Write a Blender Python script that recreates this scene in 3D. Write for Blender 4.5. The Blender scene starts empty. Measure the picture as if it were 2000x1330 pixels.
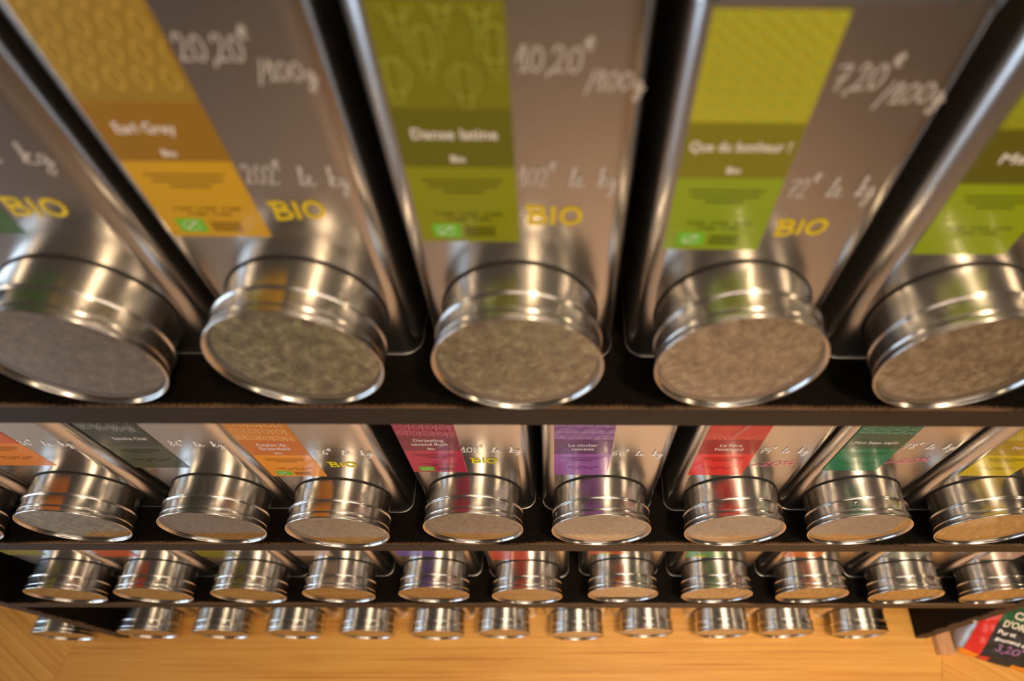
import bpy, bmesh, math, random
from mathutils import Vector, Matrix
random.seed(7)
C = bpy.context.scene.collection
sc = bpy.context.scene
PI = math.pi

# ------------------------------------------------------------------ camera
H = 0.3037          # vertical distance between shelf tops
TH = 0.0235         # shelf board thickness
SF = 0.0413         # shelf front overhang in front of the tin faces
SL = 0.0395         # spout length
SR = 0.0493         # spout rim radius
SH = 0.0501         # spout axis height above the tin base
cam = bpy.data.cameras.new('camera')
camo = bpy.data.objects.new('camera', cam); C.objects.link(camo)
rx = Vector((0.9999382, -0.00108414, 0.01106461)); ux = Vector((-0.00457924, 0.86672647, 0.49876272)); bx_ = Vector((-0.01013072, -0.49878256, 0.86666794))
CP = Vector((0.02186, -0.2355, 0.36197))
camo.matrix_world = Matrix(((rx.x, ux.x, bx_.x, CP.x), (rx.y, ux.y, bx_.y, CP.y), (rx.z, ux.z, bx_.z, CP.z), (0, 0, 0, 1)))
cam.sensor_width = 36; cam.sensor_fit = 'HORIZONTAL'
cam.lens = 1245.9 / 2000 * 36
cam.shift_x = -98.4 / 2000; cam.shift_y = 96.8 / 2000
cam.clip_start = 0.02; cam.clip_end = 50
cam.dof.use_dof = True
cam.dof.focus_distance = (Vector((0.07, -0.03, -H + 0.055)) - CP).dot(-bx_)
cam.dof.aperture_fstop = 3.7
sc.camera = camo

# ------------------------------------------------------------------ world, lamps, exposure
w = bpy.data.worlds.new('world'); sc.world = w; w.use_nodes = True
bg = w.node_tree.nodes['Background']
bg.inputs[0].default_value = (0.60, 0.48, 0.38, 1); bg.inputs[1].default_value = 0.11
def area(name, loc, target, sx, sy, power, col, spread=180):
    l = bpy.data.lights.new(name, 'AREA'); l.shape = 'RECTANGLE'; l.size = sx; l.size_y = sy; l.energy = power; l.color = col; l.spread = math.radians(spread)
    o = bpy.data.objects.new(name, l); C.objects.link(o); o.location = loc
    o.rotation_euler = (Vector(target) - Vector(loc)).to_track_quat('-Z', 'Z').to_euler()
    return o
area('window_daylight', (-2.9, -1.3, -0.45), (0, -0.1, -0.35), 1.8, 1.3, 38, (0.62, 0.79, 1.0))
area('ceiling_lamp_left', (-2.3, -0.95, 1.02), (0, 0, -0.3), 0.16, 0.16, 7, (1.0, 0.76, 0.50))
area('ceiling_lamp_centre', (0.38, -0.47, 1.15), (0.28, -0.30, -1.0), 0.12, 0.12, 11, (1.0, 0.74, 0.46))
area('ceiling_lamp_right', (2.2, -1.0, 1.0), (0, 0, -0.4), 0.22, 0.22, 10, (1.0, 0.74, 0.47))
area('floor_fill', (0.5, -1.15, 1.40), (0.5, -1.0, -1.78), 1.0, 0.8, 14, (1.0, 0.78, 0.58), 62)  # added fill without a known fixture, brightens the floor that the tins reflect
area('front_fill', (0.5, -3.4, 0.55), (0.1, 0, -0.3), 2.2, 1.2, 36, (1.0, 0.80, 0.62))  # added frontal fill for the labels and tea, not a known shop light
sc.view_settings.view_transform = 'Standard'; sc.view_settings.look = 'None'; sc.view_settings.gamma = 1
sc.view_settings.use_curve_mapping = False
sc.view_settings.exposure = -0.06

# ------------------------------------------------------------------ materials
def lin(c):
    return tuple(((v / 255) / 12.92 if v / 255 <= 0.04045 else ((v / 255 + 0.055) / 1.055) ** 2.4) for v in c) + (1,)
def mat(name, base, rough=0.5, metal=0.0, coat=0.0, spec=0.5):
    m = bpy.data.materials.new(name); m.use_nodes = True
    b = m.node_tree.nodes['Principled BSDF']
    b.inputs['Base Color'].default_value = base; b.inputs['Roughness'].default_value = rough
    b.inputs['Metallic'].default_value = metal; b.inputs['Coat Weight'].default_value = coat
    b.inputs['Specular IOR Level'].default_value = spec
    return m
def N(m, t, **k):
    n = m.node_tree.nodes.new(t)
    for a, v in k.items(): setattr(n, a, v)
    return n
def L(m, a, b): m.node_tree.links.new(a, b)
def mapping(m, scale, coord='Object'):
    t = N(m, 'ShaderNodeTexCoord'); mp = N(m, 'ShaderNodeMapping'); mp.inputs['Scale'].default_value = scale
    L(m, t.outputs[coord], mp.inputs['Vector']); return mp
def noise(m, scale_vec, scale, detail=4, rough=0.6):
    mp = mapping(m, scale_vec); n = N(m, 'ShaderNodeTexNoise'); n.inputs['Scale'].default_value = scale
    n.inputs['Detail'].default_value = detail; n.inputs['Roughness'].default_value = rough
    L(m, mp.outputs[0], n.inputs['Vector']); return n
def ramp(m, stops):
    r = N(m, 'ShaderNodeValToRGB'); cr = r.color_ramp
    while len(cr.elements) < len(stops): cr.elements.new(0.5)
    for e, (p, c) in zip(cr.elements, stops): e.position = p; e.color = c
    return r
def bump(m, src, strength, dist=0.001):
    b = N(m, 'ShaderNodeBump'); b.inputs['Strength'].default_value = strength; b.inputs['Distance'].default_value = dist
    L(m, src, b.inputs['Height']); L(m, b.outputs[0], m.node_tree.nodes['Principled BSDF'].inputs['Normal'])
def P(m): return m.node_tree.nodes['Principled BSDF']

def steel(name, base, r0, r1, svec, scale, bstr, aniso=0):
    m = mat(name, base, 0.25, 1.0)
    n = noise(m, svec, scale, 5)
    mr = N(m, 'ShaderNodeMapRange'); mr.inputs['To Min'].default_value = r0; mr.inputs['To Max'].default_value = r1
    L(m, n.outputs[0], mr.inputs[0]); L(m, mr.outputs[0], P(m).inputs['Roughness'])
    if bstr: bump(m, n.outputs[0], bstr, 0.0004)
    P(m).inputs['Anisotropic'].default_value = aniso
    if aniso:
        tg = N(m, 'ShaderNodeTangent', direction_type='RADIAL', axis='Y'); L(m, tg.outputs[0], P(m).inputs['Tangent'])
        P(m).inputs['Anisotropic Rotation'].default_value = 0.25
    return m
M_body = steel('brushed_tinplate', (0.66, 0.63, 0.60, 1), 0.20, 0.28, (1, 1, 0.25), 700, 0.01)
M_spout = steel('turned_steel', (0.66, 0.63, 0.59, 1), 0.27, 0.27, (1, 30, 1), 40, 0.0, 0.85)
M_rim = steel('polished_steel', (0.50, 0.48, 0.46, 1), 0.34, 0.42, (1, 1, 1), 300, 0.01)

M_shelf = mat('dark_stained_board', (0.012, 0.009, 0.007, 1), 0.55, spec=0.06)
n1 = noise(M_shelf, (6, 60, 60), 14, 6)
r1 = ramp(M_shelf, [(0.35, (0.003, 0.0025, 0.002, 1)), (0.75, (0.011, 0.008, 0.006, 1))])
L(M_shelf, n1.outputs[0], r1.inputs[0])
# upper front arris: worn fibres, with grazing light on them painted in as paler specks
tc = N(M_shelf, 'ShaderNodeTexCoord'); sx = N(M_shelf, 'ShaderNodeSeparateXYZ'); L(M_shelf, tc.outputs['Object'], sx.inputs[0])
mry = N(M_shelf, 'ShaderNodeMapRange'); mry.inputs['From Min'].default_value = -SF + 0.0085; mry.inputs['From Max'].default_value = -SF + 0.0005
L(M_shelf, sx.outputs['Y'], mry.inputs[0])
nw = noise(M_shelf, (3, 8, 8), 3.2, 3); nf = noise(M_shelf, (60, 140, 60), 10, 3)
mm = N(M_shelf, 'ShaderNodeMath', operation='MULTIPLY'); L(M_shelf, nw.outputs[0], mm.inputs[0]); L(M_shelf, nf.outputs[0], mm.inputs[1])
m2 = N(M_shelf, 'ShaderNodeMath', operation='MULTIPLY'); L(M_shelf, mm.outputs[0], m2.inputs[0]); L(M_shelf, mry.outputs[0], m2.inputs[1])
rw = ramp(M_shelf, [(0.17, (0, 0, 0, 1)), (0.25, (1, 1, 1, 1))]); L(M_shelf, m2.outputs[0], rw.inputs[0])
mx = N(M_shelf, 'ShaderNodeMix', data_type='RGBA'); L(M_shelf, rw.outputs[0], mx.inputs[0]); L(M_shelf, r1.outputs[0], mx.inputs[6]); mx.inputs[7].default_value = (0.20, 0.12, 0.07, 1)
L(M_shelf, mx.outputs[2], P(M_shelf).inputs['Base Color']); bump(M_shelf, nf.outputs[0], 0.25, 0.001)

M_edge = mat('dark_edge_banding', (0.05, 0.03, 0.02, 1), 0.5, spec=0.3)
ne = noise(M_edge, (2, 90, 90), 12, 5)
re = ramp(M_edge, [(0.3, (0.009, 0.006, 0.004, 1)), (0.7, (0.026, 0.017, 0.012, 1))]); L(M_edge, ne.outputs[0], re.inputs[0]); L(M_edge, re.outputs[0], P(M_edge).inputs['Base Color'])

M_wood = mat('oiled_beech_worktop', (0.6, 0.3, 0.1, 1), 0.38, coat=0.15)
nA = noise(M_wood, (0.5, 30, 30), 4.2, 8, 0.8); nB = noise(M_wood, (0.6, 5, 5), 3, 2)
rA = ramp(M_wood, [(0.28, lin((148, 84, 32))), (0.40, lin((210, 146, 68))), (0.52, lin((230, 170, 84))), (0.68, lin((242, 190, 106)))])
mw = N(M_wood, 'ShaderNodeMix', data_type='FLOAT'); mw.inputs[0].default_value = 0.35
L(M_wood, nA.outputs[0], mw.inputs[2]); L(M_wood, nB.outputs[0], mw.inputs[3]); L(M_wood, mw.outputs[0], rA.inputs[0])
nC = noise(M_wood, (0.45, 60, 60), 3.1, 3, 0.5); rC = ramp(M_wood, [(0.33, (1, 1, 1, 1)), (0.38, (0, 0, 0, 1))]); L(M_wood, nC.outputs[0], rC.inputs[0])
mC = N(M_wood, 'ShaderNodeMix', data_type='RGBA'); L(M_wood, rC.outputs[0], mC.inputs[0]); L(M_wood, rA.outputs[0], mC.inputs[6]); mC.inputs[7].default_value = lin((196, 124, 54))
L(M_wood, mC.outputs[2], P(M_wood).inputs['Base Color']); bump(M_wood, nA.outputs[0], 0.08, 0.001)
M_rail = mat('pale_wood_rail', lin((214, 160, 116)), 0.5)
nr = noise(M_rail, (20, 2, 20), 12, 4); rr = ramp(M_rail, [(0.3, lin((198, 140, 96))), (0.7, lin((222, 170, 124)))]); L(M_rail, nr.outputs[0], rr.inputs[0]); L(M_rail, rr.outputs[0], P(M_rail).inputs['Base Color'])
M_floor = mat('room_floor', lin((150, 116, 88)), 0.6)
nfl = noise(M_floor, (1, 4, 1), 2.5, 4); rf = ramp(M_floor, [(0.3, lin((196, 166, 140))), (0.7, lin((214, 186, 160)))]); L(M_floor, nfl.outputs[0], rf.inputs[0]); L(M_floor, rf.outputs[0], P(M_floor).inputs['Base Color'])
M_wall = mat('dim_wall_paint', lin((70, 58, 50)), 0.8)
nwa = noise(M_wall, (1, 1, 1), 30, 4); bump(M_wall, nwa.outputs[0], 0.1)

def glassm():
    m = bpy.data.materials.new('clear_window'); m.use_nodes = True; nt = m.node_tree; nt.nodes.remove(P(m)); out = nt.nodes['Material Output']
    tr = N(m, 'ShaderNodeBsdfTransparent'); gl = N(m, 'ShaderNodeBsdfGlossy'); gl.inputs['Roughness'].default_value = 0.02
    tr.inputs[0].default_value = (1, 0.99, 0.97, 1)
    fr = N(m, 'ShaderNodeFresnel'); fr.inputs['IOR'].default_value = 1.9
    n = noise(m, (1, 1, 1), 22, 2); b = N(m, 'ShaderNodeBump'); b.inputs['Strength'].default_value = 0.04; b.inputs['Distance'].default_value = 0.001
    L(m, n.outputs[0], b.inputs['Height']); L(m, b.outputs[0], gl.inputs['Normal'])
    mixn = N(m, 'ShaderNodeMixShader'); mf = N(m, 'ShaderNodeMath', operation='MULTIPLY_ADD'); mf.inputs[1].default_value = 1.5; mf.inputs[2].default_value = 0.03; mf.use_clamp = True; L(m, fr.outputs[0], mf.inputs[0]); L(m, mf.outputs[0], mixn.inputs[0]); L(m, tr.outputs[0], mixn.inputs[1]); L(m, gl.outputs[0], mixn.inputs[2])
    L(m, mixn.outputs[0], out.inputs['Surface']); return m
M_glass = glassm()
def teamat(name, a, b, c):
    m = mat(name, a, 0.8); n = noise(m, (1, 1, 1), 120, 3, 0.7); r = ramp(m, [(0.32, a), (0.5, b), (0.68, c)])
    L(m, n.outputs[0], r.inputs[0]); L(m, r.outputs[0], P(m).inputs['Base Color']); bump(m, n.outputs[0], 0.6, 0.003); return m
TEA = {
 'green': teamat('green_tea_leaves', lin((66, 62, 34)), lin((168, 158, 100)), lin((250, 244, 196))),
 'herbal': teamat('herbal_tea_leaves', lin((110, 84, 56)), lin((196, 172, 128)), lin((250, 232, 192))),
 'black': teamat('black_tea_leaves', lin((112, 92, 74)), lin((152, 132, 108)), lin((184, 162, 136))),
 'pale': teamat('pale_tea_leaves', lin((176, 156, 128)), lin((206, 188, 158)), lin((226, 210, 182)))}
M_white = mat('white_chalk_marker', lin((255, 250, 244)), 0.7)
M_chalk = mat('faint_chalk_marker', lin((200, 190, 182)), 0.7)
M_yel = mat('yellow_marker', lin((236, 222, 8)), 0.6)
M_amb = mat('amber_yellow_marker', lin((222, 192, 10)), 0.6)
M_pink = mat('pink_marker', lin((250, 140, 168)), 0.6)
M_purp = mat('purple_marker', lin((190, 130, 185)), 0.6)
M_print = mat('label_white_print', lin((244, 234, 226)), 0.5)
M_org = mat('green_leaf_logo', lin((112, 190, 40)), 0.5)
M_shade_ring = mat('black_contact_shade', (0.006, 0.005, 0.005, 1), 0.7)  # near-black colour for the painted shade around each neck
M_screw = mat('zinc_screw', (0.75, 0.72, 0.68, 1), 0.3, 1.0)
_lm = {}
def paper(rgb):
    k = tuple(rgb)
    if k not in _lm:
        m = mat('label_paper', lin(rgb), 0.36, coat=0.25); n = noise(m, (1, 1, 1), 500, 2); bump(m, n.outputs[0], 0.03); _lm[k] = m
    return _lm[k]

# ------------------------------------------------------------------ helpers
def mesh_from(verts, faces, name, m, smooth=False):
    me = bpy.data.meshes.new(name); me.from_pydata([tuple(v) for v in verts], [], faces); me.materials.append(m)
    if smooth:
        for p in me.polygons: p.use_smooth = True
    me.update(); return me
def put(name, me, parent=None, loc=(0, 0, 0), rot=(0, 0, 0)):
    o = bpy.data.objects.new(name, me); C.objects.link(o); o.location = loc; o.rotation_euler = rot
    if parent is not None: o.parent = parent
    return o
def thing(name, label, cat, loc, group=None, rz=0):
    o = bpy.data.objects.new(name, None); C.objects.link(o); o.location = loc; o.rotation_euler = (0, 0, rz)
    o.empty_display_size = 0.02; o['label'] = label; o['category'] = cat
    if group: o['group'] = group
    return o
def box(x0, x1, y0, y1, z0, z1, name, m, bev=0.0):
    bm = bmesh.new(); bmesh.ops.create_cube(bm, size=1)
    for v in bm.verts:
        v.co = Vector(((x0 + x1) / 2 + v.co.x * (x1 - x0), (y0 + y1) / 2 + v.co.y * (y1 - y0), (z0 + z1) / 2 + v.co.z * (z1 - z0)))
    if bev: bmesh.ops.bevel(bm, geom=bm.edges[:], offset=bev, segments=2, profile=0.5, affect='EDGES')
    me = bpy.data.meshes.new(name); bm.to_mesh(me); bm.free(); me.materials.append(m); return me
def lathe(profile, name, m, seg=96, sharp=0.6):
    """profile [(r, y)] turned about the y axis"""
    vs, fs = [], []
    for r, y in profile:
        for i in range(seg):
            a = 2 * PI * i / seg; vs.append((r * math.cos(a), y, r * math.sin(a)))
    for k in range(len(profile) - 1):
        for i in range(seg):
            j = (i + 1) % seg; fs.append((k * seg + i, k * seg + j, (k + 1) * seg + j, (k + 1) * seg + i))
    me = mesh_from(vs, fs, name, m, True)
    bm = bmesh.new(); bm.from_mesh(me); bmesh.ops.recalc_face_normals(bm, faces=bm.faces[:])
    for e in bm.edges:
        if len(e.link_faces) == 2 and e.calc_face_angle(0) > sharp: e.smooth = False
    bm.to_mesh(me); bm.free(); return me
def disc(r, y, name, m, seg=64):
    vs = [(0, y, 0)] + [(r * math.cos(2 * PI * i / seg), y, r * math.sin(2 * PI * i / seg)) for i in range(seg)]
    return mesh_from(vs, [(0, i + 1, (i + 1) % seg + 1) for i in range(seg)], name, m)
def rrect(w_, y0, y1, r, seg=7):
    pts = []
    for cx, cy, a0 in ((w_ / 2 - r, y1 - r, 0), (-w_ / 2 + r, y1 - r, PI / 2), (-w_ / 2 + r, y0 + r, PI), (w_ / 2 - r, y0 + r, 3 * PI / 2)):
        for i in range(seg + 1):
            a = a0 + PI / 2 * i / seg; pts.append((cx + r * math.cos(a), cy + r * math.sin(a)))
    return pts
def loft(levels, name, m, cap=(True, True)):
    """levels: list of (z, grow) over a rounded rectangle footprint"""
    base = rrect(BW, 0, BD, BR); n = len(base); vs, fs = [], []
    for z, g in levels:
        p = rrect(BW + 2 * g, -g, BD + g, BR + g)
        vs += [(x, y, z) for x, y in p]
    for k in range(len(levels) - 1):
        for i in range(n):
            j = (i + 1) % n; fs.append((k * n + i, k * n + j, (k + 1) * n + j, (k + 1) * n + i))
    if cap[0]: fs.append(tuple(range(n))[::-1])
    if cap[1]: fs.append(tuple((len(levels) - 1) * n + i for i in range(n)))
    me = mesh_from(vs, fs, name, m, True)
    bm = bmesh.new(); bm.from_mesh(me); bmesh.ops.recalc_face_normals(bm, faces=bm.faces[:])
    for e in bm.edges:
        if len(e.link_faces) == 2 and e.calc_face_angle(0) > 0.7: e.smooth = False
    bm.to_mesh(me); bm.free(); return me
def cat(pts, n=5):
    """Catmull-Rom smoothing"""
    if len(pts) < 3: return pts
    closed = pts[0] == pts[-1]; out = []
    for i in range(len(pts) - 1):
        p1, p2 = pts[i], pts[i + 1]
        p0 = pts[i - 1] if i else (pts[-2] if closed else p1)
        p3 = pts[i + 2] if i + 2 < len(pts) else (pts[1] if closed else p2)
        for k in range(n):
            t = k / n
            out.append(tuple(0.5 * ((2 * b) + (-a + c) * t + (2 * a - 5 * b + 4 * c - d) * t * t + (-a + 3 * b - 3 * c + d) * t ** 3) for a, b, c, d in zip(p0, p1, p2, p3)))
    out.append(pts[-1]); return out
def ribbons(lines, width, y, name, m, smooth=True, th=0.00012):
    """flat pen strokes in the x-z plane at depth y"""
    vs, fs = [], []; h = width / 2
    for ln in lines:
        p = cat(ln) if smooth else ln
        if len(p) < 2: continue
        b = len(vs)
        for i, (x, z) in enumerate(p):
            yy = y - 2.5e-6 * (len(vs) // 2); x0, z0 = p[max(0, i - 1)]; x1, z1 = p[min(len(p) - 1, i + 1)]
            dx, dz = x1 - x0, z1 - z0; l = math.hypot(dx, dz) or 1; nx, nz = -dz / l * h, dx / l * h
            ex = (dx / l * h * 0.6) * (-1 if i == 0 else 1 if i == len(p) - 1 else 0); ez = (dz / l * h * 0.6) * (-1 if i == 0 else 1 if i == len(p) - 1 else 0)
            vs += [(x + nx + ex, yy, z + nz + ez), (x - nx + ex, yy, z - nz + ez)]
        for i in range(len(p) - 1): fs.append((b + 2 * i, b + 2 * i + 1, b + 2 * i + 3, b + 2 * i + 2))
    me = mesh_from(vs, fs, name, m)
    return me
def text_mesh(s, size, m, name, bold=0.0, target_w=None, spacing=1.0, line=1.0):
    cu = bpy.data.curves.new('t', 'FONT'); cu.body = s; cu.size = size; cu.align_x = 'CENTER'; cu.align_y = 'CENTER'
    cu.offset = bold; cu.space_character = spacing; cu.space_line = line; cu.resolution_u = 3
    o = bpy.data.objects.new('t', cu); C.objects.link(o)
    dg = bpy.context.evaluated_depsgraph_get(); dg.update()
    me = bpy.data.meshes.new_from_object(o.evaluated_get(dg)); bpy.data.objects.remove(o)
    me.name = name; me.materials.clear(); me.materials.append(m)
    xs = [v.co.x for v in me.vertices]; sc_ = 1.0
    if target_w and xs: sc_ = target_w / (max(xs) - min(xs))
    for v in me.vertices: v.co = Vector((v.co.x * sc_, 0, v.co.y))
    return me

# handwriting glyphs: unit box, advance width, strokes
def ell(cx, cz, a, b, n=10, st=90, tilt=0.15):
    out = []
    for i in range(n + 1):
        t = math.radians(st) + 2 * PI * i / n; z = cz + b * math.sin(t); out.append((cx + a * math.cos(t) + tilt * (z - cz), z))
    out[-1] = out[0]; return out
G = {
 '0': (0.75, [ell(0.33, 0.45, 0.28, 0.43)]),
 '1': (0.60, [[(0.0, 0.35), (0.18, 0.62), (0.40, 0.95), (0.36, 0.5), (0.32, 0.03)], [(0.10, 0.02), (0.55, 0.04)]]),
 '2': (0.72, [[(0.06, 0.68), (0.22, 0.92), (0.48, 0.85), (0.44, 0.55), (0.18, 0.22), (0.02, 0.02), (0.30, 0.06), (0.62, 0.04)]]),
 '3': (0.70, [[(0.08, 0.80), (0.30, 0.93), (0.50, 0.76), (0.26, 0.52), (0.50, 0.32), (0.34, 0.03), (0.04, 0.14)]]),
 '4': (0.72, [[(0.24, 0.92), (0.08, 0.42), (0.58, 0.44)], [(0.48, 0.66), (0.40, 0.0)]]),
 '5': (0.70, [[(0.58, 0.92), (0.22, 0.90), (0.14, 0.52), (0.44, 0.50), (0.46, 0.16), (0.22, 0.0), (0.02, 0.10)]]),
 '6': (0.72, [[(0.56, 0.92), (0.22, 0.66), (0.08, 0.28), (0.24, 0.02), (0.50, 0.16), (0.46, 0.42), (0.20, 0.40), (0.09, 0.22)]]),
 '7': (0.68, [[(0.04, 0.86), (0.30, 0.90), (0.60, 0.88), (0.36, 0.44), (0.24, 0.0)], [(0.14, 0.46), (0.54, 0.50)]]),
 '8': (0.72, [[(0.56, 0.80), (0.34, 0.94), (0.18, 0.74), (0.44, 0.44), (0.46, 0.12), (0.22, 0.0), (0.08, 0.20), (0.36, 0.50), (0.58, 0.78)]]),
 ',': (0.30, [[(0.14, 0.08), (0.10, -0.06), (0.0, -0.20)]]),
 '/': (0.55, [[(0.0, -0.25), (0.55, 1.0)]]),
 '-': (0.85, [[(0.0, 0.18), (0.35, 0.26), (0.70, 0.40)]]),
 '%': (0.85, [ell(0.14, 0.72, 0.09, 0.11, 6), [(0.12, 0.10), (0.62, 0.95)], ell(0.60, 0.22, 0.09, 0.11, 6)]),
 'l': (0.40, [[(-0.06, 0.04), (0.18, 0.40), (0.38, 0.90), (0.26, 0.92), (0.12, 0.40), (0.18, 0.02), (0.40, 0.12)]]),
 'e': (0.60, [[(0.0, 0.10), (0.22, 0.22), (0.34, 0.42), (0.18, 0.46), (0.10, 0.18), (0.26, 0.0), (0.58, 0.12)]]),
 'k': (0.66, [[(0.0, 0.08), (0.26, 0.56), (0.34, 0.96), (0.22, 0.90), (0.14, 0.0)], [(0.15, 0.18), (0.36, 0.48), (0.52, 0.44), (0.20, 0.24), (0.44, 0.0), (0.66, 0.10)]]),
 'g': (0.62, [[(0.42, 0.40), (0.20, 0.46), (0.06, 0.20), (0.22, 0.02), (0.42, 0.36), (0.36, -0.30), (0.14, -0.52), (0.04, -0.34), (0.34, -0.06), (0.62, 0.12)]]),
 '€': (0.70, [[(0.58, 0.86), (0.36, 0.98), (0.18, 0.66), (0.26, 0.34), (0.56, 0.36)], [(0.0, 0.72), (0.62, 0.80)], [(0.0, 0.56), (0.46, 0.62)]]),
 ' ': (0.85, []),
 'B': (0.82, [[(0.16, 0.95), (0.10, 0.0)], [(0.0, 0.92), (0.50, 0.92), (0.56, 0.62), (0.18, 0.52), (0.62, 0.42), (0.60, 0.08), (0.08, 0.02)]]),
 'I': (0.34, [[(0.10, 0.94), (0.08, 0.02)]]),
 'O': (0.80, [ell(0.38, 0.48, 0.34, 0.44, 10, 90, 0.05)]),
}
def write(s, x0, z0, h, slope=0.0, jitter=0.03, stretch=1.0):
    """returns strokes in tin coordinates; ^ raises and shrinks the next glyph"""
    x = 0; out = []; rise = 0; k = 1.0
    rnd = random.Random(hash(s) & 0xffff if False else sum(map(ord, s)))
    for ch in s:
        if ch == '^': rise, k = 0.62, 0.62; continue
        if ch == '_': rise, k = -0.5, 0.85; continue
        adv, st = G[ch]
        for ln in st:
            out.append([(x0 + (x + px * k) * h * stretch, z0 + (pz * k + rise) * h + slope * (x + px * k) * h + rnd.uniform(-jitter, jitter) * h * 0.4) for px, pz in ln])
        x += adv * k * 1.04
        if ch != ' ' and k == 0.62: rise, k = 0, 1.0
    return out, x * h * stretch

# ------------------------------------------------------------------ setting: floor, walls
def poly(pts, z0, z1, name, m):
    n = len(pts); vs = [(x, y, z0) for x, y in pts] + [(x, y, z1) for x, y in pts]
    fs = [tuple(range(n))[::-1], tuple(range(n, 2 * n))] + [(i, (i + 1) % n, n + (i + 1) % n, n + i) for i in range(n)]
    me = mesh_from(vs, fs, name, m); bm = bmesh.new(); bm.from_mesh(me); bmesh.ops.recalc_face_normals(bm, faces=bm.faces[:]); bm.to_mesh(me); bm.free(); return me
def struct(name, me, loc=(0, 0, 0), rz=0):
    o = put(name, me, None, loc, (0, 0, rz)); o['kind'] = 'structure'; o['label'] = name.replace('_', ' ') + ' of the shop'; return o
FZ = -1.78
struct('floor', box(-4, 4, -5, 1.5, FZ - 0.05, FZ, 'floor', M_floor))
struct('wall_back', box(-0.80, 0.86, 0.215, 0.30, FZ, 1.4, 'wall_back', M_wall))
struct('wall_left', box(-2.4, 0, 0.0, 0.08, FZ, 1.4, 'wall_left', M_wall), (-0.80, 0.215, 0), math.radians(-33))
struct('wall_right', box(0, 2.4, 0.0, 0.08, FZ, 1.4, 'wall_right', M_wall), (0.86, 0.215, 0), math.radians(-31))

# ------------------------------------------------------------------ worktop counter
CZ = -3 * H
ct = thing('counter', 'long golden wooden counter under the tin shelves with mitred side wings', 'counter', (0, 0, FZ))
def board(name, pts, org, ang, lab=None):
    ca, sa = math.cos(-ang), math.sin(-ang)
    lp = [((x - org[0]) * ca - (y - org[1]) * sa, (x - org[0]) * sa + (y - org[1]) * ca) for x, y in pts]
    o = put(name, poly(lp, -0.030, 0, name, M_wood), ct, (org[0], org[1], CZ - FZ), (0, 0, ang))
    if lab: o['label'] = lab
    return o
YF, YB = -0.237, 0.212
ml = lambda y: -0.858 + 0.244 * y
mr_ = lambda y: 0.7674 + 0.30 * y
g = 0.0004
board('worktop', [(ml(YF) + g, YF), (mr_(YF) - g, YF), (mr_(YB) - g, YB), (ml(YB) + g, YB)], (0, 0), 0)
aL = math.radians(147); dL = (math.cos(aL), math.sin(aL)); aR = math.radians(-31); dR = (math.cos(aR), math.sin(aR))
pL = [(ml(YF) - g, YF), (ml(YB) - g, YB)]; pR = [(mr_(YF) + g, YF), (mr_(YB) + g, YB)]
board('worktop_wing', [pL[0], pL[1], (pL[1][0] + 1.3 * dL[0], pL[1][1] + 1.3 * dL[1]), (pL[0][0] + 1.3 * dL[0], pL[0][1] + 1.3 * dL[1])], pL[0], math.radians(-33), 'left wing with slanting grain')
board('worktop_wing', [pR[0], pR[1], (pR[1][0] + 1.1 * dR[0], pR[1][1] + 1.1 * dR[1]), (pR[0][0] + 1.1 * dR[0], pR[0][1] + 1.1 * dR[1])], pR[0], math.radians(-31), 'right wing with slanting grain')
put('cabinet_base', box(-0.82, 0.70, -0.195, 0.19, 0, CZ - FZ - 0.030, 'cabinet_base', M_shelf), ct)

# ------------------------------------------------------------------ shelving unit
su = thing('shelving_unit', 'dark stained shelving unit whose boards carry the rows of tea tins', 'shelves', (0, 0, CZ))
def shelf_mesh(x0, x1):
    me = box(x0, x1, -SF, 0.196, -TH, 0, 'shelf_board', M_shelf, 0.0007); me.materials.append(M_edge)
    for p in me.polygons:
        if p.normal.y < -0.9: p.material_index = 1
    return me
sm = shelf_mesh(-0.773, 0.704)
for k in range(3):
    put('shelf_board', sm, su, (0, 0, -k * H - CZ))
def upright(x0, x1):
    me = box(x0, x1, -SF - 0.0002, 0.196, 0, 1.35 - 0.0, 'upright_panel', M_shelf, 0.0007); me.materials.append(M_edge)
    for p in me.polygons:
        if p.normal.y < -0.9: p.material_index = 1
    return me
put('upright_panel', upright(-0.793, -0.7732), su); up = put('upright_panel', upright(0.7042, 0.7245), su)
put('back_panel', box(-0.793, 0.7245, 0.1965, 0.2065, 0, 1.35, 'back_panel', M_shelf), su)
sw = disc(0.0032, 0, 'screw_head', M_screw, 20)
bm = bmesh.new(); bmesh.ops.create_uvsphere(bm, u_segments=16, v_segments=8, radius=0.0042)
for v in bm.verts: v.co.y *= 0.45
me = bpy.data.meshes.new('screw_head'); bm.to_mesh(me); bm.free(); me.materials.append(M_screw)
put('screw_head', me, up, (0.7142, -SF - 0.0007, 0.180))

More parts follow.
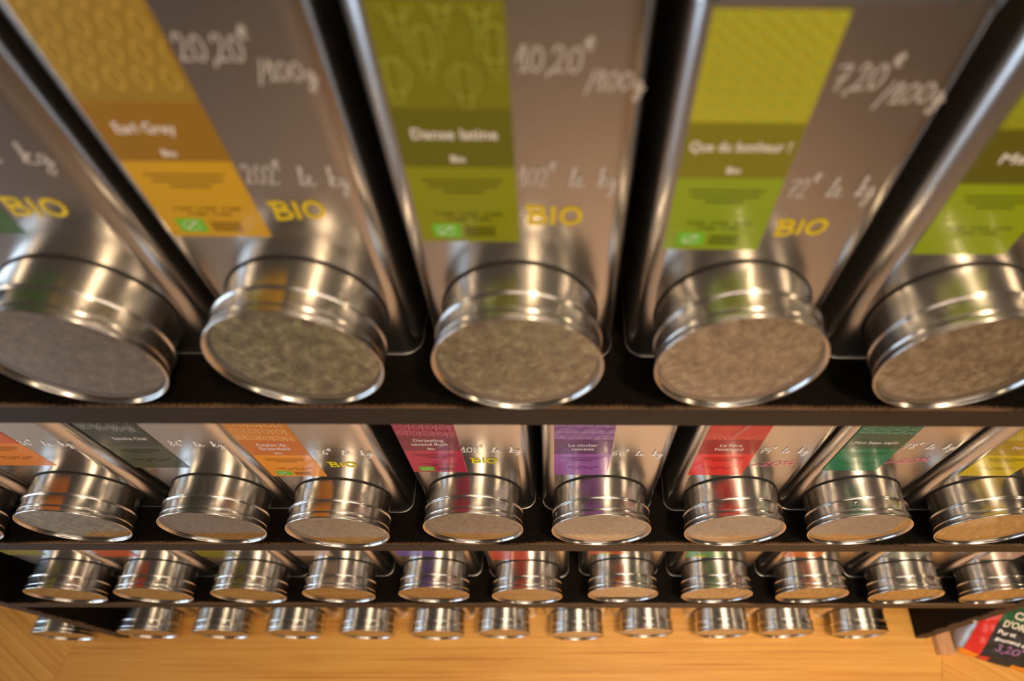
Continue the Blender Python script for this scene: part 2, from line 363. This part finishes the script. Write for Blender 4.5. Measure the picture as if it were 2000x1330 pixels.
# ------------------------------------------------------------------ tin part meshes (shared)
BW, BD, BR = 0.117, 0.150, 0.012
me_body = loft([(0.0, 0.0002), (0.0008, 0.0005), (0.0018, 0.0005), (0.0026, 0.0001), (0.0034, 0), (0.2385, 0)], 'body', M_body)
me_lid = loft([(0.2320, 0.0002), (0.2322, 0.0008), (0.2345, 0.0009), (0.2362, 0.0006), (0.2500, 0.0006), (0.2515, -0.0008), (0.2520, -0.004)], 'lid', M_body, (False, True))
me_rim = loft([(0.0002, 0.0003), (0.0004, 0.0009), (0.0009, 0.0011), (0.0014, 0.0009), (0.0016, 0.0003)], 'base_rim', M_rim, (False, False))
NR = 0.0462
me_neck = lathe([(NR, 0.0002), (NR, -0.004), (NR, -0.012), (NR, -0.0235)], 'neck', M_spout)
me_shade_ring = lathe([(NR - 0.0002, -0.0014), (NR + 0.0005, -0.0013), (NR + 0.0009, -0.0006), (NR + 0.0009, 0.0001)], 'neck_shade_ring', M_shade_ring)  # black ring standing in for the shadow gap where neck meets body
prof = [(NR + 0.0002, -0.0205), (0.0479, -0.0206), (0.0487, -0.0209), (0.0491, -0.0214), (0.0491, -0.0219), (0.0487, -0.0224), (0.0480, -0.0227), (0.0476, -0.0230), (0.0475, -0.0236), (0.0475, -0.0270), (0.0477, -0.0316),
        (0.0479, -0.0322), (0.0484, -0.0327), (0.0485, -0.0332), (0.0482, -0.0337), (0.0479, -0.0340), (0.0479, -0.0345), (0.0483, -0.0366), (0.0488, -0.0378), (0.0492, -0.0384), (0.0493, -0.0390),
        (0.0490, -0.0396), (0.0485, -0.0397), (0.0480, -0.0393), (0.0477, -0.0385), (0.0475, -0.0376), (0.0470, -0.0374)]
me_cap = lathe(prof, 'spout_cap', M_spout, 112, 1.2)
me_glass = disc(0.0474, -0.0375, 'window', M_glass, 80)
me_dimple = lathe([(0.0024, 0), (0.0021, -0.0004), (0.0015, -0.0003), (0.0008, 0.0003), (0.0001, 0.0004)], 'dimple', M_rim, 20)
def contents_mesh(kind, dens, seed, k_=1.0):
    rnd = random.Random(seed); seg = 48; vs = [(0, -0.0338, 0)]; fs = []
    rings = 7
    for k in range(1, rings + 1):
        for i in range(seg):
            a = 2 * PI * i / seg; r = 0.0460 * k / rings
            vs.append((r * math.cos(a), -0.0335 + rnd.uniform(-0.0012, 0.0012) * (k < rings), r * math.sin(a)))
    for i in range(seg): fs.append((0, 1 + i, 1 + (i + 1) % seg))
    for k in range(rings - 1):
        for i in range(seg):
            j = (i + 1) % seg; fs.append((1 + k * seg + i, 1 + k * seg + j, 1 + (k + 1) * seg + j, 1 + (k + 1) * seg + i))
    for q in range(dens):
        r = 0.0405 * math.sqrt(rnd.random()); a = rnd.uniform(0, 2 * PI); cx, cz = r * math.cos(a), r * math.sin(a)
        l = rnd.uniform(0.0012, 0.0042) * k_; wd = rnd.uniform(0.0003, 0.0010) * k_; t = rnd.uniform(0, PI); y = rnd.uniform(-0.0365, -0.0350)
        dx, dz = math.cos(t) * l, math.sin(t) * l; nx, nz = -math.sin(t) * wd, math.cos(t) * wd; b = len(vs)
        vs += [(cx - dx, y, cz - dz), (cx + nx, y - 0.0002, cz + nz), (cx + dx, y + 0.0006, cz + dz), (cx - nx, y + 0.0004, cz - nz)]
        fs.append((b, b + 1, b + 2, b + 3))
    return mesh_from(vs, fs, 'tea_leaves', TEA[kind])
CON = {('green', 0): contents_mesh('green', 420, 1, 1.9), ('green', 1): contents_mesh('green', 400, 2), ('herbal', 0): contents_mesh('herbal', 380, 3), ('black', 0): contents_mesh('black', 300, 4),
       ('pale', 0): contents_mesh('pale', 260, 5)}

# ------------------------------------------------------------------ tins
LABEL_H = 0.127
ZT = 0.2318
def dark(c, k=0.62): return tuple(int(v * k) for v in c)
def clip_poly(lines, x0, x1, z0, z1):
    out = []
    for ln in lines:
        cur = []
        for p in cat(ln):
            if x0 <= p[0] <= x1 and z0 <= p[1] <= z1: cur.append(p)
            else:
                if len(cur) > 1: out.append(cur)
                cur = []
        if len(cur) > 1: out.append(cur)
    return out
def pattern(kind, x0, x1, z0, z1):
    ls = []; w_ = x1 - x0
    if kind == 'scales':
        d = w_ / 2.35
        for r in range(6):
            for c in range(-1, 4):
                cx = x0 + c * d + (d / 2 if r % 2 else 0); cz = z0 + r * d * 0.62
                for R_ in (0.46, 0.38): ls.append([(cx + d * R_ * math.cos(a * PI / 8), cz + d * R_ * 0.95 * math.sin(a * PI / 8)) for a in range(9)])
                for hz in (0.06, 0.14): ls.append([(cx - d * .32 + d * .16 * i, cz + d * (hz + (0.07 if i % 2 else 0))) for i in range(5)])
                ls.append([(cx, cz + d * .22), (cx + d * .07, cz + d * .28), (cx, cz + d * .34), (cx - d * .07, cz + d * .28), (cx, cz + d * .22)])
    elif kind == 'arcs':
        for cx in (x0 + w_ * 0.04, x0 + w_ * 0.98):
            for cz in (z0 - 0.004, z0 + 0.030):
                for R_ in (0.10, 0.17, 0.24, 0.31): ls.append([(cx + w_ * R_ * math.cos(a * PI / 6), cz + w_ * R_ * math.sin(a * PI / 6)) for a in range(7)])
        for o in (0, 0.0016, 0.003): ls.append([(x0 + w_ * .40 + o, z0), (x0 + w_ * .46 + o, z0 + .012), (x0 + w_ * .56 + o, z0 + .026), (x0 + w_ * .60 + o, z0 + .045)])
    elif kind == 'trees':
        for c in range(4):
            cx = x0 + w_ * (0.14 + 0.26 * c)
            for o in (0, 1):
                t = []; zz = z0 + 0.002 + (o * 0.018)
                for k in range(6): t.append((cx + (0.007 - k * 0.001) * (1 if k % 2 else -1), zz + k * 0.004))
                ls.append(t)
            ls.append([(cx - .008, z0 + .001), (cx - .004, z0 + .004), (cx, z0 + .001), (cx + .004, z0 + .004), (cx + .008, z0 + .001)])
    elif kind == 'swirls':
        for c in range(5):
            for r in range(3):
                cx = x0 + w_ * (0.08 + 0.22 * c) + (0.004 if r % 2 else 0); cz = z0 + 0.006 + 0.013 * r
                ls.append([(cx + (0.0008 + 0.0005 * a) * math.cos(a * 1.0), cz + (0.0008 + 0.0005 * a) * math.sin(a * 1.0)) for a in range(11)])
                ls.append([(cx + .0052, cz - .006), (cx + .006, cz), (cx + .0052, cz + .006)])
    elif kind == 'flowers':
        for c in range(4):
            for r in range(3):
                cx = x0 + w_ * (0.12 + 0.27 * c) + (0.005 if r % 2 else 0); cz = z0 + 0.008 + 0.015 * r
                for k in range(6):
                    a = k * PI / 3; b = 0.35
                    ls.append([(cx, cz), (cx + .004 * math.cos(a - b), cz + .004 * math.sin(a - b)), (cx + .0066 * math.cos(a), cz + .0066 * math.sin(a)), (cx + .004 * math.cos(a + b), cz + .004 * math.sin(a + b)), (cx, cz)])
    elif kind == 'balloons':
        for c, r in ((0, 0.4), (0.35, 1.2), (0.68, 0.3), (1.0, 1.3), (0.15, 2.3), (0.55, 2.5), (0.9, 2.4)):
            cx = x0 + w_ * (0.1 + 0.8 * c); cz = z0 + 0.008 + 0.016 * r
            for kx in (1.0, 0.5): ls.append([(cx + 0.0062 * kx * math.cos(a * PI / 6), cz + 0.0075 * math.sin(a * PI / 6)) for a in range(13)])
            ls += [[(cx - .003, cz - .006), (cx - .0016, cz - .0115)], [(cx + .003, cz - .006), (cx + .0016, cz - .0115)], [(cx - .002, cz - .0115), (cx + .002, cz - .0115)], [(cx - .002, cz - .0145), (cx + .002, cz - .0145)]]
    elif kind == 'waves':
        for r in range(9):
            zz = z0 + 0.003 + r * 0.006
            ls.append([(x0 + w_ * i / 12, zz + 0.0018 * (1 if i % 2 else -1)) for i in range(13)])
    else:
        for r in range(4):
            for c in range(5):
                cx = x0 + w_ * (c + 0.5 * (r % 2)) / 4.5; cz = z0 + 0.006 + r * 0.011
                ls.append([(cx, cz), (cx + .003, cz + .005), (cx, cz + .010), (cx - .003, cz + .005), (cx, cz)])
    return clip_poly(ls, x0 + 0.0006, x1 - 0.0006, z0 + 0.0004, z1 - 0.0006)

def add_label(t, xl, zb, cfg, tilt=0.0):
    ZT = cfg.get('zt', 0.2352); col = cfg['col']; x1 = xl + 0.0505; yb = -0.00035
    lab = put('label', box(xl, x1, -0.00035, 0.0, zb, min(zb + LABEL_H, ZT), 'label', paper(col)), t)
    lab['label'] = cfg['name'] + ' paper label'
    if tilt: lab.rotation_euler = (0, tilt, 0); lab.location = (zb * math.sin(-tilt), 0, 0)
    band = cfg.get('band', dark(col)); b0, b1 = zb + 0.0485, zb + 0.0785
    if cfg.get('title'):
        put('label_band', box(xl, x1, -0.00055, -0.0003, b0, b1, 'label_band', paper(band)), lab)
        lines = cfg['title']; n = lines.count('\n') + 1
        zc = (b0 + b1) / 2 + (0.003 if cfg.get('bio') else 0) + cfg.get('tdz', 0)
        tm = text_mesh(lines, 0.0076, M_print, 'title', 0.00010, cfg['tw'], 1.03, 1.02)
        put('title', tm, lab, (xl + 0.025 + cfg.get('tdx', 0), -0.00075, zc - 0.0005))
        if cfg.get('bio'):
            bm_ = text_mesh('Bio', 0.0052, M_print, 'subtitle', 0.00010, None); put('subtitle', bm_, lab, (xl + 0.025, -0.00075, b0 + 0.0045))
        pm = mat('label_pattern_ink', lin(tuple(min(255, int(v + (255 - v) * cfg.get('ink', 0.5))) for v in col)), 0.5)
        pl = pattern(cfg.get('pattern', 'dots'), xl, x1, b1, min(zb + LABEL_H, ZT))
        put('pattern', ribbons(pl, 0.00065, -0.0005, 'pattern', pm, False), lab)
        top = put('label_top', box(xl, x1, -0.00045, -0.0003, b1, min(zb + LABEL_H, ZT), 'label_top', paper(cfg.get('top', dark(col, 0.93)))), lab)
    if cfg.get('print', True):
        rnd = random.Random(int(xl * 1e4) & 0xfff); fl = []
        for k, zz in enumerate((0.0405, 0.0372, 0.0339)):
            x = xl + 0.007 + (0, 0.002, 0.009)[k]; xe = x1 - 0.007 - (0, 0.002, 0.009)[k]
            while x < xe:
                l = rnd.uniform(0.0012, 0.004); fl.append([(x, zb + zz), (min(x + l, xe), zb + zz)]); x += l + 0.0008
        for k, zz in enumerate((0.0195, 0.0160)):
            for j in range(3 - k):
                x = xl + 0.010 + j * 0.012 + k * 0.006; fl.append([(x, zb + zz), (x + 0.0012, zb + zz + .0004)]); fl.append([(x + .003, zb + zz), (x + .0085, zb + zz)])
        if cfg.get('logo'):
            for zz in (0.010, 0.0075, 0.005): fl.append([(xl + 0.0235, zb + zz), (xl + 0.038, zb + zz)])
        put('fine_print', ribbons(fl, 0.0009, -0.00052, 'fine_print', paper(dark(col, 0.45)), False), lab)
    if cfg.get('logo'):
        lx, lz = xl + 0.0065, zb + 0.0035
        lg = put('organic_logo', box(lx, lx + 0.0138, -0.0006, -0.0003, lz, lz + 0.0092, 'organic_logo', M_org), lab)
        st = []
        for k in range(11):
            a = PI * 0.15 + k * 2 * PI / 12; cx, cz = lx + 0.0069 + 0.0042 * math.cos(a), lz + 0.0046 + 0.0030 * math.sin(a)
            st.append([(cx - .0004, cz), (cx + .0004, cz)])
        st.append([(lx + .0035, lz + .0022), (lx + .0060, lz + .0040), (lx + .0102, lz + .0074)])
        put('logo_stars', ribbons(st, 0.0006, -0.0007, 'logo_stars', M_print, False), lg)
    return lab
def hand(t, s, x0, z0, h, m, width, name, slope=0.0, target=None):
    st, wd = write(s, x0, z0, h * 0.92, slope)
    if target:
        k = target / wd; st = [[(x0 + (x - x0) * k, z) for x, z in ln] for ln in st]
    return put(name, ribbons(st, width, -0.0003, name, m), t)
def tin(x, row, dy, label, group, tea='herbal', lab=None, xl=None, zb=0.102, rz=0.0, tv=0, dimple=None, lift=0.0035):
    t = thing('tea_tin', label, 'tin', (x, -dy, -row * H), group, rz)
    put('body', me_body, t); put('lid', me_lid, t, (0, 0, lift)); put('base_rim', me_rim, t)
    put('neck', me_neck, t, (0, 0, SH))
    put('neck_shade_ring', me_shade_ring, t, (0, 0, SH))
    cap = put('spout_cap', me_cap, t, (0, 0, SH), (0, random.uniform(0, 6.28), 0))
    put('window', me_glass, cap)
    c = put('tea_leaves', CON[(tea, tv)], t, (0, 0, SH), (0, random.uniform(0, 6.28), 0)); c['kind'] = 'stuff'
    if dimple is not None:
        a = math.radians(dimple); ca = Vector((math.cos(a), 0, math.sin(a)))
        d = put('dimple', me_dimple, t, (ca.x * 0.0474, -0.0275, SH + ca.z * 0.0474))
        d.rotation_mode = 'QUATERNION'; d.rotation_quaternion = (-ca).to_track_quat('Y', 'Z')
    if lab: add_label(t, (xl - x) if xl is not None else -0.049, zb, lab)
    return t

g1, g2, g3, g4 = 'tea tins on the top shelf', 'tea tins on the second shelf', 'tea tins on the third shelf', 'tea tins standing on the counter'
T = 'steel tin '
# --- top shelf
YE = (206, 158, 22)
t = tin(-0.2556, 0, 0.000, T + 'on the top shelf, leftmost, dark green label corner and yellow BIO', g1, 'black',
        dict(col=(70, 100, 52), name='green', print=True), -0.3035, 0.113)
hand(t, 'le kg', 0.0150, 0.1590, 0.0125, M_chalk, 0.0008, 'price_writing', -0.02, 0.034); hand(t, 'BIO', 0.0060, 0.1265, 0.0125, M_amb, 0.0022, 'bio_writing', -0.03, 0.030)
t = tin(-0.1276, 0, -0.0001, T + 'with amber yellow label on the top shelf', g1, 'green',
        dict(col=YE, band=(150, 108, 12), top=(152, 122, 34), title='Earl Grey', tw=0.026, bio=True, name='amber yellow', logo=True, ink=0.2, pattern='dots', tdx=-0.004), -0.1772, 0.112, tv=1)
hand(t, '20,20^€', 0.0035, 0.2090, 0.0125, M_chalk, 0.0008, 'price_writing', 0.0, 0.030); hand(t, '/100g', 0.0300, 0.2010, 0.0095, M_chalk, 0.0008, 'weight_writing', 0.0, 0.024)
hand(t, '202^€ le kg', 0.0035, 0.1480, 0.0125, M_chalk, 0.0008, 'kilo_price_writing', -0.02, 0.048); hand(t, 'BIO', 0.0080, 0.1245, 0.0125, M_amb, 0.0022, 'bio_writing', 0.06, 0.027)
t = tin(0.0001, 0, 0.0024, T + 'with olive green hot air balloon label on the top shelf', g1, 'green',
        dict(col=(136, 138, 0), band=(100, 98, 2), top=(118, 116, 4), title='Danse latine', tw=0.037, bio=True, name='olive green', logo=True, ink=0.2, pattern='balloons'), -0.0476, 0.1122)
hand(t, '10,20^€', 0.0060, 0.2075, 0.0125, M_chalk, 0.0008, 'price_writing', 0.0, 0.030); hand(t, '/100g', 0.0330, 0.2000, 0.0095, M_chalk, 0.0008, 'weight_writing', 0.0, 0.024)
hand(t, '102^€ le kg', 0.0040, 0.1500, 0.0125, M_chalk, 0.0008, 'kilo_price_writing', 0.0, 0.046); hand(t, 'BIO', 0.0070, 0.1255, 0.0130, M_amb, 0.0022, 'bio_writing', -0.02, 0.028)
t = tin(0.1282, 0, 0.0007, T + 'with pale lime label and seven euro price on the top shelf', g1, 'herbal',
        dict(col=(138, 160, 18), band=(124, 120, 16), top=(172, 166, 36), title='Que du bonheur !', tw=0.045, bio=True, name='pale lime', zt=0.2318, logo=True, ink=0.2, pattern='waves'), 0.0782, 0.1055, lift=0.0)
hand(t, '7,20^€', 0.0045, 0.1990, 0.0130, M_chalk, 0.0009, 'price_writing', 0.05, 0.024); hand(t, '/100g', 0.0250, 0.1935, 0.0105, M_chalk, 0.0009, 'weight_writing', 0.04, 0.028)
hand(t, '72^€ le kg', 0.0040, 0.1420, 0.0130, M_chalk, 0.0009, 'kilo_price_writing', 0.03, 0.042); hand(t, 'BIO', 0.0060, 0.1165, 0.0115, M_amb, 0.0022, 'bio_writing', 0.08, 0.026)
t = tin(0.2590, 0, 0.0010, T + 'rightmost on the top shelf, with bright green label', g1, 'herbal',
        dict(col=(140, 158, 0), band=(94, 89, 6), top=(142, 141, 16), title='Matcha', tw=0.030, name='bright green', pattern='balloons', ink=0.2), 0.2120, 0.1035)

# --- second shelf
t = tin(-0.580, 1, 0.000, T + 'leftmost on the second shelf, only its spout rim in view', g2, 'black')
t = tin(-0.4502, 1, -0.0002, T + 'with bright orange label corner at the left end of the second shelf', g2, 'green',
        dict(col=(235, 136, 35), band=(215, 90, 28), title='Orange', tw=0.026, name='bright orange', pattern='dots'), -0.4925, 0.112, dimple=118)
hand(t, '36^€ le kg', 0.0090, 0.1570, 0.0105, M_white, 0.0009, 'price_writing', -0.02, 0.044)
t = tin(-0.3145, 1, 0.0014, T + 'with dark forest green flower label on the second shelf', g2, 'black',
        dict(col=(70, 77, 52), band=(52, 55, 41), title='Sencha Chai', tw=0.028, name='dark forest green', pattern='flowers', tdx=0.006), -0.3688, 0.1115)
hand(t, '86^€ le kg', 0.0040, 0.1600, 0.0110, M_white, 0.0009, 'price_writing', -0.02, 0.046)
t = tin(-0.1914, 1, 0.0056, T + 'with amber orange label and yellow BIO on the second shelf', g2, 'pale',
        dict(col=(248, 156, 37), band=(209, 114, 37), title='Ceylan de\nGreenfield', tw=0.026, bio=True, name='amber orange', logo=True, pattern='swirls'), -0.2440, 0.102)
hand(t, '86^€ le kg', 0.0040, 0.1520, 0.0110, M_white, 0.0009, 'price_writing', -0.02, 0.050); hand(t, 'BIO', 0.0085, 0.1250, 0.0115, M_yel, 0.0020, 'bio_writing', -0.02, 0.025)
t = tin(-0.0590, 1, 0.0009, T + 'with crimson label and yellow BIO on the second shelf', g2, 'black',
        dict(col=(189, 41, 77), band=(132, 35, 61), title='Darjeeling\nsecond flush', tw=0.031, bio=True, name='crimson', logo=True, pattern='swirls'), -0.1120, 0.102)
hand(t, '108^€ le kg', -0.0025, 0.1470, 0.0120, M_white, 0.0009, 'price_writing', 0.02, 0.053); hand(t, 'BIO', 0.0040, 0.1240, 0.0115, M_yel, 0.0020, 'bio_writing', 0.0, 0.024)
t = tin(0.0673, 1, 0.0023, T + 'with violet scale pattern label on the second shelf', g2, 'pale',
        dict(col=(160, 92, 176), band=(107, 59, 114), title='Le clocher\ncomtois', tw=0.0255, name='violet', pattern='scales'), 0.0205, 0.0995, dimple=160)
hand(t, '66^€ le kg', 0.0050, 0.1450, 0.0115, M_white, 0.0009, 'price_writing', 0.0, 0.045)
t = tin(0.1992, 1, 0.0027, T + 'with bright red label and pink discount on the second shelf', g2, 'pale',
        dict(col=(244, 55, 44), band=(173, 37, 35), title='Le Père\nFouettard', tw=0.0245, name='bright red', pattern='arcs'), 0.1478, 0.101)
hand(t, '74^€ le kg', 0.0020, 0.1520, 0.0120, M_white, 0.0009, 'price_writing', 0.01, 0.043); hand(t, '-20%', 0.0000, 0.1210, 0.0115, M_pink, 0.0010, 'discount_writing', 0.12, 0.042)
t = tin(0.3237, 1, 0.0014, T + 'with fir green label and pink discount on the second shelf', g2, 'pale',
        dict(col=(37, 127, 85), band=(50, 88, 61), title='Mon beau sapin', tw=0.038, name='fir green', pattern='trees', tdx=-0.001, tdz=-0.001), 0.2728, 0.110, dimple=112)
hand(t, '78^€ le kg', 0.0010, 0.1590, 0.0120, M_white, 0.0009, 'price_writing', 0.0, 0.046); hand(t, '-20%', 0.0000, 0.1260, 0.0115, M_pink, 0.0010, 'discount_writing', 0.14, 0.040)
t = tin(0.4535, 1, 0.0010, T + 'with mustard yellow label at the right end of the second shelf', g2, 'herbal',
        dict(col=(215, 189, 24), band=(176, 145, 33), title='Pur thé', tw=0.0225, name='mustard yellow', pattern='flowers', tdz=0.001), 0.4080, 0.0970, dimple=75)

# --- third shelf
r3 = [(-0.6578, 0.0006, (150, 140, 50), 'dull olive', -0.7060, 0.1140, 'pale', 'at the left end of the third shelf'),
      (-0.5362, 0.0008, (206, 84, 30), 'rust orange', -0.5860, 0.1080, 'pale', 'on the third shelf, second from its left end'),
      (-0.4046, 0.0009, (134, 122, 18), 'olive yellow', -0.4530, 0.1080, 'pale', 'on the third shelf'),
      (-0.2796, -0.0002, (206, 164, 132), 'pale peach', -0.3270, 0.1100, 'pale', 'on the third shelf'),
      (-0.1473, -0.0008, (118, 88, 160), 'lavender violet', -0.1905, 0.1066, 'pale', 'on the third shelf'),
      (-0.0170, 0.0012, (212, 82, 52), 'coral red', -0.0640, 0.0972, 'black', 'on the third shelf'),
      (0.1173, -0.0018, (214, 92, 44), 'orange red and lime', 0.0690, 0.1150, 'pale', 'on the third shelf'),
      (0.2493, -0.0008, (112, 164, 92), 'leaf green', 0.1975, 0.1045, 'herbal', 'on the third shelf'),
      (0.3835, -0.0010, (228, 122, 30), 'vivid orange', 0.3305, 0.1052, 'herbal', 'on the third shelf'),
      (0.5163, 0.0002, (150, 150, 128), 'pale grey green', 0.4680, 0.1060, 'herbal', 'on the third shelf'),
      (0.6480, 0.0002, (214, 172, 148), 'pale pink', 0.6010, 0.1000, 'herbal', 'at the right end of the third shelf')]
dm3 = {0: 105, 3: 140, 5: 140, 9: 60}
for i, (x, dy, col, nm, xl, zb, tea, where) in enumerate(r3):
    t = tin(x, 2, dy, T + 'with ' + nm + ' label ' + where, g3, tea, dict(col=col, name=nm, print=False), xl, zb, dimple=dm3.get(i))
    if nm.endswith('lime') or nm == 'leaf green':
        lx = xl - x + 0.012
        put('label_badge', box(lx, lx + 0.016, -0.0006, -0.0003, zb + 0.0008, zb + 0.008, 'label_badge', paper((206, 200, 40))), t)

# --- bottom row, standing on the worktop
r4 = [(-0.7106, 0.0028), (-0.5796, 0.0035), (-0.4492, 0.0034), (-0.3177, 0.0040), (-0.1902, 0.0047), (-0.0708, 0.0024), (0.0619, 0.0058), (0.1885, 0.0005), (0.3268, 0.0015), (0.4437, 0.0011), (0.5787, 0.0021)]
ordn = ['leftmost', 'second from left', 'third from left', 'fourth from left', 'fifth from left', 'sixth from left', 'fifth from right', 'fourth from right', 'third from right', 'second from right', 'rightmost']
for (x, dy), n in zip(r4, ordn):
    tin(x, 3, dy, 'steel tin on the counter between the dark uprights, ' + n, g4, 'pale')
tin(-0.862, 3, 0.0065, 'steel tea tin on the counter outside the left upright, beyond the bay', g4, 'pale')

# ------------------------------------------------------------------ wooden rail and coffee bag on the right wing
rl = thing('wooden_rail', 'short pale wooden rail lying on the counter beside the coffee bag', 'rail', (0.7490, -0.072, CZ))
put('rail_bar', box(-0.0135, 0.0135, 0, 0.150, 0, 0.018, 'rail_bar', M_rail, 0.0012), rl)
rl2 = put('rail_batten', box(0.0135, 0.0175, 0.001, 0.150, 0, 0.010, 'rail_batten', M_wood, 0.0006), rl)

bag = thing('coffee_bag', 'silver coffee bag with red stripe and dark green label on the counter', 'bag', (0.768, -0.064, CZ + 0.0015), None, math.radians(-17))
TA = math.radians(50)
def bagpt(u, v, d):
    """u along the width, v up the leaning face, d outwards from the face"""
    return (u, v * math.cos(TA) - d * math.sin(TA), v * math.sin(TA) + d * math.cos(TA))
BWD, BHT, BTH = 0.150, 0.190, 0.034
def pillow(u, v):
    a = max(0.0, 1 - abs(u / BWD * 2 - 1) ** 5); b = max(0.0, 1 - abs(v / BHT * 2 - 1) ** 6)
    return a ** 0.6 * b ** 0.7
def bag_sheet(u0, u1, v0, v1, nu, nv, off, front, name, m):
    vs, fs = [], []
    for j in range(nv + 1):
        for i in range(nu + 1):
            u = u0 + (u1 - u0) * i / nu; v = v0 + (v1 - v0) * j / nv; p = pillow(u, v)
            wr = 0.0012 * math.sin(u * 190 + v * 60) * p + 0.0008 * math.sin(v * 230 - u * 90) * p
            d = (p * BTH * 0.5 + wr + off) if front else (-p * BTH * 0.30)
            vs.append(bagpt(u, v, d))
    for j in range(nv):
        for i in range(nu):
            a = j * (nu + 1) + i; f = (a, a + 1, a + nu + 2, a + nu + 1); fs.append(f if front else f[::-1])
    return mesh_from(vs, fs, name, m, True)
M_foil = mat('silver_foil', lin((190, 194, 198)), 0.42, 0.65)
nfo = noise(M_foil, (1, 1, 1), 45, 3); bump(M_foil, nfo.outputs[0], 0.35, 0.003)
M_red = mat('red_print', lin((214, 44, 34)), 0.4, coat=0.3); M_blk = mat('black_print', lin((38, 36, 34)), 0.5)
M_gr = mat('green_print', lin((34, 84, 44)), 0.45); M_or = mat('orange_print', lin((236, 142, 20)), 0.45); M_cream = mat('cream_print', lin((232, 222, 196)), 0.5)
front = bag_sheet(0, BWD, 0, BHT, 44, 50, 0, True, 'front_panel', M_foil)
bk = bag_sheet(0, BWD, 0, BHT, 20, 20, 0, False, 'back_foil', M_foil)
fp = put('front_panel', front, bag); put('back_foil', bk, bag)
gv, gf = [], []
for j in range(21):
    v = BHT * j / 20
    for i in range(9):
        d = -0.052 * i / 8; p = bagpt(-0.007 * math.sin(PI * i / 8) * (1 - (v / BHT) ** 4), v, d * min(1, (1 - (v / BHT) ** 6) + 0.1))
        gv.append((p[0], p[1], max(p[2], 0.0005)))
for j in range(20):
    for i in range(8): a_ = j * 9 + i; gf.append((a_, a_ + 9, a_ + 10, a_ + 1))
put('side_gusset', mesh_from(gv, gf, 'side_gusset', M_foil, True), bag)
rs = put('red_stripe', bag_sheet(0.008, 0.034, 0.018, 0.178, 10, 40, 0.0005, True, 'red_stripe', M_red), bag)
put('orange_strip', bag_sheet(0.003, 0.034, 0.004, 0.018, 10, 6, 0.0005, True, 'orange_strip', M_or), bag)
dl = put('dark_label', bag_sheet(0.034, 0.148, 0.004, 0.096, 20, 24, 0.0005, True, 'dark_label', M_blk), bag)
put('green_field', bag_sheet(0.034, 0.148, 0.096, 0.178, 20, 24, 0.0005, True, 'green_field', M_gr), bag)
put('red_patch', bag_sheet(0.036, 0.054, 0.006, 0.018, 6, 4, 0.0009, True, 'red_patch', M_red), dl)
put('orange_patch', bag_sheet(0.092, 0.122, 0.005, 0.018, 8, 4, 0.0009, True, 'orange_patch', M_or), dl)
def wrap(me, u0, v0, off):
    for v in me.vertices:
        u = u0 + v.co.x; vv = v0 + v.co.z; p = pillow(u, vv)
        v.co = Vector(bagpt(u, vv, p * BTH * 0.5 + off + 0.0012 * math.sin(u * 190 + vv * 60) * p))
    return me
put('brand_lettering', wrap(text_mesh('CAFÉ', 0.022, M_cream, 'lettering', 0.0007, 0.040), 0.072, 0.120, 0.0022), bag)
put('brand_lettering', wrap(text_mesh("D'ORIGINE", 0.019, M_cream, 'lettering', 0.0007, 0.074), 0.078, 0.099, 0.0022), bag)
st, wd = write('2 l e', 0, 0, 0.011)
put('price_note', wrap(text_mesh('Pur et', 0.013, M_white, 'note', 0.0003, 0.030), 0.055, 0.080, 0.0022), bag)
put('price_note', wrap(text_mesh('gourmand doux', 0.011, M_white, 'note', 0.0003, 0.064), 0.074, 0.065, 0.0022), bag)
st, wd = write('3,20^€', 0.050, 0.040, 0.016, 0.0)
pm = ribbons([[(x * 1.0, z) for x, z in ln] for ln in st], 0.0016, 0, 'price_writing', M_purp)
put('price_writing', wrap(pm, 0, 0, 0.0022), bag)
